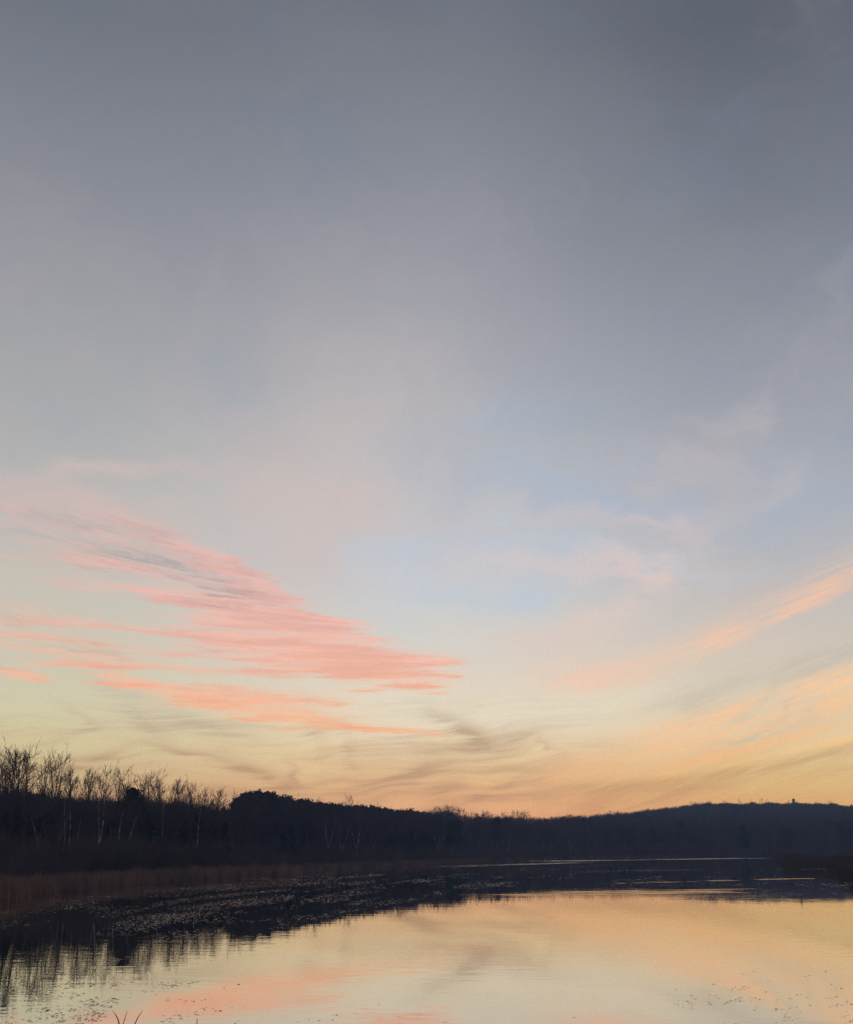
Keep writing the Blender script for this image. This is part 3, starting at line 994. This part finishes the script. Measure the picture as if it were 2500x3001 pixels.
def wood(name, a_lo, a_hi, spacing, label, kinds, cat='woodland', seed=1, r_max=None, r_min=None):
    """fill the slope between forest edge and ridge with trees whose tops stay under the skyline of the photo"""
    rd = random.Random(seed)
    pts = []
    a = a_lo
    N_ = 0
    da_list = np.arange(a_lo, a_hi, 0.5)
    for a0 in da_list:
        f, rr = float(forest_r(a0)), float(ridge_r(a0))
        f2 = r_min(a0) if r_min else f
        rr2 = (r_max(a0) if r_max else rr) + 12
        area = math.radians(0.5) * 0.5 * (rr2 ** 2 - f2 ** 2)
        for _ in range(max(1, int(area / spacing ** 2))):
            aa = a0 + rd.random() * 0.5
            r = math.sqrt(rd.uniform(f2 ** 2, rr2 ** 2))
            x, y = r * math.sin(math.radians(aa)), r * math.cos(math.radians(aa))
            z = ground_z(x, y)
            rough = 7.0 * (vnoise(np.array([aa * 3.1]), np.array([0.5]), 9)[0] - .5) + 6.0 * (vnoise(np.array([aa * 9.0]), np.array([0.5]), 8)[0] - .5)
            if rd.random() < .06:
                rough -= rd.uniform(2, 7)
            top = CAM_H + r * tan_el(aa, float(mass_y(aa)) + 1.5 + rough)
            hmax = top - z
            edge = (r - f) / max(1.0, rr - f)
            k, hn = kinds(rd, aa, edge)
            h = min(hn * rd.uniform(.8, 1.15), hmax * rd.uniform(.9, 1.0))
            if edge > 0.75:
                h = hmax * rd.uniform(.82, 1.03)
            if h < 1.0:
                continue
            pts.append((x, y, z - .05, h, k))
    return pts


TREES = BARE + FARB + PINE + SPRUCE + [(b,) for b in BRUSH]
TREE_H = [10.0] * 9 + [13.0] * 5 + [9.0] * 2 + [3.0] * 3
N_BARE, N_FAR, N_PINE, N_SPR, N_BR = 0, 6, 9, 14, 16


def emit(name, pts, label, cat, seed):
    rd = random.Random(seed)
    out = []
    for (x, y, z, h, k) in pts:
        s = h / TREE_H[k]
        w = s if k < N_BR else max(s, 0.8)
        if k < N_PINE:
            w = max(s, 0.75) * rd.uniform(.9, 1.2)
        out.append((x, y, z, w * rd.uniform(.9, 1.15), s, k))
    used = sorted({p[5] for p in out})
    remap = {k: i for i, k in enumerate(used)}
    out = [p[:5] + (remap[p[5]],) for p in out]
    return scatter(name, [TREES[k] for k in used], out, label, cat)


def az(x):
    return azel(x, 2480)[0]


def kinds_left(rd, a, edge):
    u = rd.random()
    if u < .30:
        return N_BARE + rd.randint(0, 5), 9.5
    if u < .45:
        return N_SPR + rd.randint(0, 1), 7.0
    return N_BR + rd.randint(0, 2), rd.uniform(2.5, 5.5)


def kinds_mid(rd, a, edge):
    u = rd.random()
    if edge > .55 and u < .75:
        return N_PINE + rd.randint(0, 4), 13.0
    if u < .5:
        return N_BARE + rd.randint(0, 5), 11.0
    if u < .6:
        return N_SPR + rd.randint(0, 1), 7
    return N_BR + rd.randint(0, 2), rd.uniform(2.5, 5.0)


def kinds_hill(rd, a, edge):
    u = rd.random()
    if u < .76:
        return N_FAR + (rd.randint(0, 1) if rd.random() < .7 else 2), 12.5
    if u < .82:
        return N_PINE + rd.randint(0, 4), 12.0
    return N_BR + rd.randint(0, 2), 4.5


emit('left_wood', wood('l', az(-900), az(664), 2.5, '', kinds_left, seed=11),
     'dark leafless wood with brush behind the reeds on the left shore', 'woodland', 1)
emit('pine_wood', wood('m', az(682), az(1262), 3.0, '', kinds_mid, seed=12),
     'dark pine-topped wood along the middle of the far shore', 'woodland', 2)
emit('hill_wood', wood('h', az(1262), az(3300), 5.0, '', kinds_hill, seed=13),
     'hazy leafless woods covering the long low hill on the right', 'woodland', 3)


# ------------------------------------------------------------------ single trees one can pick out
def place(pair, name, label, cat, group, px, r, top=None, H0=10.0, height=None, rot=None, wide=1.0, rd=random.Random(5)):
    a = math.radians(az(px))
    x, y = r * math.sin(a), r * math.cos(a)
    z = ground_z(x, y)
    h = height if height else CAM_H + r * tan_el(az(px), top) - z
    e = bpy.data.objects.new(name, None)
    e.empty_display_size = 0.5
    COL.objects.link(e)
    e.location = (x, y, z)
    e.rotation_euler = (0, 0, rd.uniform(0, 6.28) if rot is None else rot)
    s = h / H0
    e.scale = (s * wide, s * wide, s)
    tag(e, label, cat, group)
    for me, nm in zip(pair, ('trunk', 'crown')):
        obj(nm, me, e)
    return e


ORD = ['first', 'second', 'third', 'fourth', 'fifth', 'sixth', 'seventh', 'eighth', 'ninth', 'tenth', 'eleventh', 'twelfth', 'thirteenth', 'fourteenth', 'fifteenth',
       'sixteenth', 'seventeenth', 'eighteenth', 'nineteenth', 'twentieth', 'twenty-first', 'twenty-second', 'twenty-third', 'twenty-fourth', 'twenty-fifth', 'twenty-sixth',
       'twenty-seventh', 'twenty-eighth', 'twenty-ninth', 'thirtieth', 'thirty-first', 'thirty-second', 'thirty-third', 'thirty-fourth', 'thirty-fifth']

SKY_TREES = [(6, 2198, 5, 'dense'), (22, 2206, 1, 'dense'), (44, 2216, 4, 'dense'), (70, 2210, 3, 'slender'), (88, 2208, 2, 'dense'), (124, 2213, 1, 'tall'), (146, 2246, 3, 'slender'),
             (168, 2262, 5, 'spreading'), (201, 2255, 3, 'slender'), (234, 2251, 2, 'forked'), (253, 2254, 3, 'slender'), (273, 2254, 1, 'spreading'), (292, 2284, 0, 'low'),
             (326, 2261, 4, 'spreading'), (350, 2288, 0, 'low'), (416, 2265, 5, 'dense'), (447, 2284, 0, 'low'), (476, 2279, 2, 'spreading'), (503, 2304, 4, 'low'), (521, 2283, 3, 'slender'),
             (544, 2297, 1, 'spreading'), (570, 2303, 2, 'spreading'), (592, 2312, 0, 'low'), (614, 2319, 4, 'low'), (634, 2318, 3, 'slender')]
for i, (px, ty, k, adj) in enumerate(SKY_TREES):
    r = 168 + px * 0.06 + (i % 3) * 5
    place(BARE[k], 'bare_tree', '%s leafless tree, %s from the left edge along the left skyline' % (adj, ORD[i]), 'tree', 'bare trees on the left skyline', px, r, ty + 4, wide=.92 if adj != 'dense' else 1.05)

place(SPRUCE[1], 'conifer_tree', 'dark pointed conifer among leafless trees on the left skyline', 'tree', None, 384, 176, 2309, H0=9.0, wide=1.9)

BIRCHES = [(143, 2350, 0, 'forked pale birch trunk, leftmost of the birches behind the left reeds'), (184, 2352, 1, 'dim pale birch trunk just right of the leftmost forked birch'),
           (206, 2345, 3, 'slim straight pale birch, third along the left shore'), (232, 2395, 1, 'short dim birch between the slim and the leaning birches'),
           (272, 2330, 3, 'bright birch leaning right, at the middle of the left shore'), (284, 2338, 1, 'second of the two close pale birches at the middle of the left shore'),
           (334, 2420, 3, 'short thin pale birch just left of the bright forked birch'), (358, 2345, 2, 'brightest forked birch with two white stems on the left shore'),
           (466, 2350, 1, 'faint thin birch standing alone right of the bright forked birch'), (577, 2362, 3, 'faint thin birch near the right end of the left wood')]
for px, ty, k, lb in BIRCHES:
    a_ = az(px)
    place(BIRCH[k], 'birch_tree', lb, 'tree', 'pale birches along the left shore', px, float(forest_r(a_)) - 2.0, ty, wide=1.15)
MIDB = [(962, 2384, 4, 'wide many-stemmed grey birch below the middle of the pine ridge'), (1000, 2396, 2, 'grey birch leaning right beside the wide many-stemmed birch'),
        (1045, 2398, 4, 'grey birch below the lone pale tree of the pine ridge'), (1086, 2410, 0, 'thin grey birch right of the birch below the lone pale tree'), (1284, 2418, 4, 'faint grey birch cluster below the right end of the pine ridge'),
        (1488, 2430, 2, 'small faint birch on the far shore below the low skyline dip'), (1576, 2448, 1, 'short pale twin trunk on the far shore'), (1672, 2444, 4, 'small faint spreading birch at the foot of the right hill')]
for px, ty, k, lb in MIDB:
    a_ = az(px)
    place(BIRCH[k], 'birch_tree', lb, 'tree', 'grey birches along the far shore', px, float(forest_r(a_)) - 2.0, ty, wide=1.3)

# pines of the ridge, left to right
px = 686
PT = []
rdp = random.Random(77)
while px < 1252:
    PT.append(px)
    px += rdp.uniform(13, 20) if px > 800 else rdp.uniform(11, 16)
PT = PT[:35]
for i, px in enumerate(PT):
    a_ = az(px)
    ty = float(mass_y(a_)) - rdp.uniform(-3, 5)
    place(PINE[i % 5], 'pine_tree', 'dark pine, %s from the left along the ridge of pines' % ORD[i], 'tree', 'pines along the middle ridge', px, float(ridge_r(a_)) - 6, ty, H0=13.0, wide=rdp.uniform(.9, 1.15))
place(BARE[4], 'bare_tree', 'lone pale leafless tree rising above the pine ridge', 'tree', None, 1026, 372, 2338, wide=.8)
MT = [1256, 1278, 1290, 1302, 1316, 1330, 1350, 1364, 1385, 1412, 1428, 1446, 1484, 1505, 1522, 1538, 1554]
MY = [2376, 2368, 2364, 2363, 2364, 2366, 2371, 2373, 2380, 2379, 2378, 2386, 2382, 2379, 2377, 2380, 2388]
for i, (px, ty) in enumerate(zip(MT, MY)):
    a_ = az(px)
    place(BARE[(i * 2 + 1) % 6], 'bare_tree', 'small leafless tree, %s from the left along the low middle skyline' % ORD[i], 'tree', 'bare trees on the middle skyline', px, float(ridge_r(a_)) - 8, ty, wide=1.1)
place(SPRUCE[0], 'conifer_tree', 'single dark pointed conifer on the crest of the right hill', 'tree', None, 2336, 1150, 2340, H0=9.0, wide=1.7)
HT = [(2035, 2349, 'leftmost'), (2178, 2343, 'second'), (2212, 2344, 'widest'), (2240, 2339, 'tallest'), (2258, 2344, 'fourth'), (2440, 2347, 'rightmost')]
for i, (px, ty, adj) in enumerate(HT):
    place(FARB[i % 2], 'bare_tree', '%s of the leafless trees standing out on the right hill crest' % adj, 'tree', 'bare trees on the right hill crest', px, 1150, ty, wide=1.0)


# ------------------------------------------------------------------ reeds
def reed_bed(name, label, px0, px1, depth, H, m, spacing, seed, base=None, cat='reeds', heads=.15, back=None):
    rd = random.Random(seed)
    src = [(reed_clump(seed * 10 + i, H, 46, .55, m[i % len(m)], name='%s%d' % (name, i), heads=heads),) for i in range(4)]
    pts = []
    if base is None:
        a_lo, a_hi = az(px0), az(px1)
        a = a_lo
        while a < a_hi:
            r0 = float(shore_r(a))
            step = math.degrees(spacing / r0)
            dd = depth(a)
            n = max(2, int(dd / spacing))
            for j in range(n):
                aa = a + rd.random() * step
                r = r0 + dd * (j + rd.random()) / n + rd.gauss(0, .25) + 0.7 * math.sin(aa * 9.0) * math.sin(aa * 3.1)
                x, y = r * math.sin(math.radians(aa)), r * math.cos(math.radians(aa))
                s = rd.uniform(.8, 1.12) * (0.9 + 0.12 * math.sin(aa * 7) * math.sin(aa * 2.3 + 1))
                pts.append((x, y, max(-.1, ground_z(x, y)) - .05, 1.0, s, rd.randint(0, 3)))
            a += step
    else:
        for (x, y, s) in base(rd):
            pts.append((x, y, max(-.05, ground_z(x, y)), 1.0, s, rd.randint(0, 3)))
    return scatter(name, src, pts, label, cat)


reed_bed('reed_bed', 'russet brown reed bed along the left shore', -700, 872, lambda a: 7.0, 1.72, [M_reed_red, M_reed_tan, M_reed_red, M_reed_red], .62, 21)
reed_bed('reed_bed', 'olive-brown reeds at the near left end of the left shore', -500, 112, lambda a: 2.6, 1.9, [M_reed_olive, M_reed_red], .6, 22)
reed_bed('reed_bed', 'low grey-brown reed bed along the far shore below the pine ridge', 868, 1420, lambda a: 8.0, 1.25, [M_reed_tan, M_reed_tan, M_reed_red], .95, 23)
reed_bed('reed_bed', 'thin line of reeds on the far shore below the right hill', 1400, 3200, lambda a: 10.0, 1.1, [M_reed_dark, M_reed_tan], 1.5, 24)


def spit(rd):
    """reeds standing in the shallows at the right: an outline of photo points on the water"""
    out = []
    P_ = [ground_pt(2280, 2520), ground_pt(2345, 2541), ground_pt(2455, 2545), ground_pt(2520, 2572), ground_pt(2760, 2600)]
    for i in range(len(P_) - 1):
        a, b = P_[i], P_[i + 1]
        L = (b - a).length
        for k in range(int(L * 7)):
            p = a.lerp(b, rd.random())
            u = Vector((p.x, p.y, 0)).normalized()
            w = rd.random() ** 1.3 * 11
            q = p + u * w + Vector((rd.gauss(0, .5), rd.gauss(0, .5), 0))
            out.append((q.x, q.y, rd.uniform(.85, 1.15)))
    return out


reed_bed('reed_bed', 'dark reed spit reaching into the pond from the right edge', 0, 0, None, 2.3, [M_reed_dark], .5, 25, base=spit)

# leafless brush edging the woods behind the reeds
rdb = random.Random(31)
bp = []
for a in np.arange(az(-900), az(3000), 0.12):
    s, f = float(shore_r(a)), float(forest_r(a))
    for _ in range(3):
        r = rdb.uniform(s + 9, f + 4)
        x, y = r * math.sin(math.radians(a)), r * math.cos(math.radians(a))
        h = rdb.uniform(.35, 1.0) if r < f - 8 else rdb.uniform(.8, 1.7)
        bp.append((x, y, ground_z(x, y), h * 1.1, h, rdb.randint(0, 2)))
scatter('shore_brush', [(b,) for b in BRUSH], bp, 'low dark brush between the reeds and the woods', 'brush')


# ------------------------------------------------------------------ lily pads and floating leaves
def pad_mesh(seed, n=9):
    """round pad of radius 1 with a notch and a gently curled rim"""
    rd = random.Random(seed)
    v = [(0, 0, 0.0)]
    for i in range(n):
        a = 0.25 + (6.283 - 0.5) * i / (n - 1)
        r = rd.uniform(.86, 1.06)
        v.append((math.cos(a) * r, math.sin(a) * r, max(0.0, rd.gauss(0.02, 0.05))))
    f = np.array([(0, i, i + 1) for i in range(1, n)], dtype=np.int32)
    return np.array(v, dtype=np.float32), f


PADS = [pad_mesh(i) for i in range(6)]
PAD_ME = [mesh_data('lily_pad%d' % i, v, f, M_pad) for i, (v, f) in enumerate(PADS)]


def leaf_mesh(seed):
    """small curled scrap of leaf"""
    rd = random.Random(seed)
    v, n = [], 5
    for i in range(n):
        t = i / (n - 1)
        w = math.sin(math.pi * (0.12 + .82 * t)) * .34
        z = 0.02 + .16 * abs(t - .5) * rd.uniform(.6, 1.5)
        y = rd.gauss(0, .06)
        v += [(t * 2 - 1, y - w, z), (t * 2 - 1, y + w, z + rd.uniform(.04, .22))]
    f = [(2 * i, 2 * i + 2, 2 * i + 3, 2 * i + 1) for i in range(n - 1)]
    return np.array(v, dtype=np.float32), np.array(f, dtype=np.int32)


LEAVES = [leaf_mesh(40 + i) for i in range(5)]
LEAF_ME = [mesh_data('floating_leaf%d' % i, v, f, M_leaf) for i, (v, f) in enumerate(LEAVES)]


# outer edge of the pad belt (photo rows by column): pads lie between it and the shore
belt_y = interp_px([(-400, 2960), (0, 2905), (200, 2860), (400, 2800), (600, 2765), (700, 2755), (850, 2735), (1000, 2690), (1200, 2650), (1400, 2610), (1600, 2596), (1900, 2606), (2100, 2628), (2300, 2640), (2500, 2640), (2700, 2640)])
NPAD = 110000
aa = rng.uniform(az(-250), az(2560), NPAD)
belt_r = np.array([4.0 / max(1e-4, -tan_el(a, float(belt_y(a)))) for a in aa])
sr = shore_r(aa)
u = rng.random(NPAD)
rr_ = belt_r * (sr / belt_r) ** u                       # even in picture rows rather than in metres
xx, yy = rr_ * np.sin(np.radians(aa)), rr_ * np.cos(np.radians(aa))
off = rr_ - sr
dn = 0.25 * vnoise(xx / 9.0, yy / 14.0, 1) + 0.35 * vnoise(xx / 2.4, yy / 5.0, 2) + 0.4 * vnoise(aa / 9.0 + 7, off / 7.0, 3)
fade = np.clip(u / 0.05, 0.3, 1) * (1.12 - .28 * u) * np.clip((1.02 - u) / .05, 0, 1)
right = np.clip((aa - az(1050)) / 6.0, 0, 1)
keep = (dn * fade > (0.48 + 0.08 * right + 0.11 * np.clip((az(320) - aa) / 4.0, 0, 1) - 0.07 * np.clip((aa - az(420)) / 3.0, 0, 1) * (1 - right) + 0.60 * rng.random(NPAD)))
xx, yy, rr_, aa = xx[keep], yy[keep], rr_[keep], aa[keep]
size = rng.uniform(.03, .08, len(xx)) * (1 + np.clip((rr_ - 60) / 90.0, 0, 1.2))
tilt = rng.normal(0, .022, (len(xx), 2))
rotz = rng.uniform(0, 6.283, len(xx))
order = np.argsort(rr_)
NI = 300


def place_flat(kind, me, x, y, s, rz, tl, label, cat, group, z=.006):
    o = obj(kind, me, None, (x, y, z))
    o.rotation_euler = (tl[0], tl[1], rz)
    o.scale = (s, s, s)
    return tag(o, label, cat, group)


def pad_label(px):
    if px < 230:
        return 'floating lily pad on the dark tree reflections at the left edge'
    if px < 460:
        return 'floating lily pad on the reflected leafless trees at the left'
    return 'floating lily pad on the dark reflection further from the left edge'


def column_of(x, y):
    return 1250 + FPX * x / (y * math.cos(PITCH) - CAM_H * math.sin(PITCH))


for i in order[:NI]:
    place_flat('lily_pad', PAD_ME[i % 6], xx[i], yy[i], size[i], rotz[i], tilt[i], pad_label(column_of(xx[i], yy[i])), 'lily pad', 'lily pads floating on the pond')


def merged(name, shapes, idx, x, y, s, rz, tl, m, label, cat, z=.006):
    vs, fs, n = [], [], 0
    for i in idx:
        v, f = shapes[i % len(shapes)]
        c, sn = math.cos(rz[i]), math.sin(rz[i])
        w = v * s[i]
        X_, Y_ = w[:, 0] * c - w[:, 1] * sn, w[:, 0] * sn + w[:, 1] * c
        Z_ = w[:, 2] + tl[i][0] * Y_ - tl[i][1] * X_ + z
        vs.append(np.stack([X_ + x[i], Y_ + y[i], Z_], -1))
        fs.append(f + n)
        n += len(v)
    o = obj(name, mesh_data(name, np.concatenate(vs), np.concatenate(fs), m))
    return tag(o, label, cat, kind='stuff')


merged('lily_pads', PADS, order[NI:], xx, yy, size, rotz, tilt, M_pad, 'belt of floating lily pads over the dark reflections off the shore', 'lily pads')

# leaf scraps drifting on the open water nearer the camera, in loose diagonal rafts
NL = 26000
lx = rng.uniform(-60, 2560, NL)
ly = 2790 + (3030 - 2790) * rng.random(NL) ** 0.9
px_, py_ = [], []
raft = 0.6 * vnoise(lx / 62.0 + ly / 60.0, ly / 13.0 + lx / 90.0, 5) + .4 * vnoise(lx / 17.0, ly / 5.0, 6)
leftw = np.exp(-((lx - 250) / 420.0) ** 2) * np.clip((ly - 2810) / 60.0, 0, 1)
rightw = np.clip((lx - 1650) / 500.0, 0, 1) * np.clip((ly - 2790) / 100.0, 0, 1)
midw = 0.25 * np.clip((ly - 2850) / 100.0, 0, 1)
wgt = np.maximum(np.maximum(leftw, rightw * .62), midw)
k = raft * (.55 + .45 * wgt) > .50 + .42 * rng.random(NL) - .03 * wgt
lx, ly = lx[k], ly[k]
P3 = np.array([ground_pt(a, b)[:] for a, b in zip(lx, ly)])
lr = np.hypot(P3[:, 0], P3[:, 1])
ls = rng.uniform(.02, .052, len(lr)) * (lr / 38.0) * np.where(lx > 1500, .8, 1.0)
lrot = rng.normal(0.25, .5, len(lr))
ltl = rng.normal(0, .08, (len(lr), 2))
print('pads', len(xx), 'leaves', len(lr))
order = np.argsort(-ls / lr)


def leaf_label(px, py):
    if px < 850:
        return 'small dark leaf scrap drifting on the pale reflection at the lower left'
    if px < 1650:
        return 'small dark leaf scrap drifting on the water at the lower middle'
    return 'small dark leaf scrap drifting on the golden reflection at the lower right'


for i in order[:300]:
    place_flat('floating_leaf', LEAF_ME[i % 5], P3[i, 0], P3[i, 1], ls[i], lrot[i], ltl[i], leaf_label(lx[i], ly[i]), 'leaf', 'leaf scraps drifting on the near water', z=.002)
if len(order) > 300:
    merged('floating_leaves', LEAVES, order[300:], P3[:, 0], P3[:, 1], ls, lrot, ltl, M_leaf, 'smaller leaf scraps scattered over the open water', 'leaves', z=.002)


# ------------------------------------------------------------------ sedge blades and a cattail on the near bank
def blade(pts_px, dist, width, label):
    """curved tapering blade through photo points, standing on the near bank"""
    pts = []
    for (x, y) in pts_px:
        d = ray(x, y)
        pts.append(Vector((0, 0, CAM_H)) + d * (dist / d.y))
    g0 = pts[0].copy()
    z0 = ground_z(g0.x, g0.y)
    root = Vector((g0.x + (pts[0].x - pts[1].x) * 1.0, g0.y + .02, z0 - .03))
    pts = [root, root.lerp(pts[0], .55)] + pts
    n = len(pts)
    v, f = [], []
    for i, p in enumerate(pts):
        t = i / (n - 1)
        w = width * (1 - t) ** .55 + .0006
        d = (pts[min(n - 1, i + 1)] - pts[max(0, i - 1)]).normalized()
        s = d.cross(Vector((0, 1, 0))).normalized()
        v += [p - s * w, p + Vector((0, -w * .6, 0)), p + s * w]
    for i in range(n - 1):
        a, b = 3 * i, 3 * i + 3
        f += [(a, a + 1, b + 1, b), (a + 1, a + 2, b + 2, b + 1)]
    c = root
    v = [p - c for p in v]
    o = obj('grass_blade', mesh_data('grass_blade', [tuple(p) for p in v], f, M_blade, True), None, c)
    return tag(o, label, 'grass blade', 'grass blades on the near bank')


blade([(351, 3010), (349, 3000), (345, 2985), (338, 2972), (329, 2961)], 6.0, .0034, 'thick dead grass blade curving left above the water at the bottom edge')
blade([(358, 3012), (361, 3000), (366, 2985), (370, 2972), (373, 2962)], 6.1, .0018, 'thin upright grass blade between the two curved blades at the bottom edge')
blade([(394, 3012), (396, 3000), (402, 2986), (410, 2973), (419, 2961)], 5.9, .0026, 'slim dead grass blade curving right at the bottom edge')

# cattail: only the tip of its head shows
d = ray(577, 3004)
tip = Vector((0, 0, CAM_H)) + d * (6.2 / d.y)
z0 = ground_z(tip.x, tip.y)
e = bpy.data.objects.new('cattail', None)
COL.objects.link(e)
e.location = (tip.x, tip.y, z0)
tag(e, 'dark brown cattail head just poking up at the bottom edge', 'cattail')
st = Tubes(6)
H = tip.z - z0
st.chain([Vector((0.02, 0, -.05)), Vector((.012, 0, H * .5)), Vector((0, 0, H - .10))], [.004, .0035, .003])
obj('stem', st.data('cattail_stem', M_blade), e)
hd = Tubes(10)
hp = [(-.11, .002), (-.105, .0065), (-.06, .0085), (-.02, .008), (.0, .006), (.004, .002), (.03, .0012)]
hd.chain([Vector((0, 0, H + a)) for a, b in hp], [b for a, b in hp])
obj('head', hd.data('cattail_head', M_cattail), e)

# ------------------------------------------------------------------ haze over the pond and the woods
m, g, out = mat('haze')
vol = g.new('ShaderNodeVolumePrincipled')
vol.inputs['Color'].default_value = (0.40, 0.57, 1.0, 1)
vol.inputs['Density'].default_value = HAZE
vol.inputs['Density Attribute'].default_value = ''
vol.inputs['Absorption Color'].default_value = (1, 1, 1, 1)
vol.inputs['Anisotropy'].default_value = 0.0
g.t.links.new(vol.outputs[0], out.inputs['Volume'])
m.cycles.homogeneous_volume = True
hb = [(sx * 1420, sy * 1420, z) for z in (-2.6, 60) for sx, sy in ((-1, -1), (1, -1), (1, 1), (-1, 1))]
hf = [(3, 2, 1, 0), (4, 5, 6, 7), (0, 1, 5, 4), (1, 2, 6, 5), (2, 3, 7, 6), (3, 0, 4, 7)]
tag(obj('haze', mesh_data('haze', hb, hf, m)), 'thin bluish evening haze over the pond and woods', 'haze', kind='stuff')
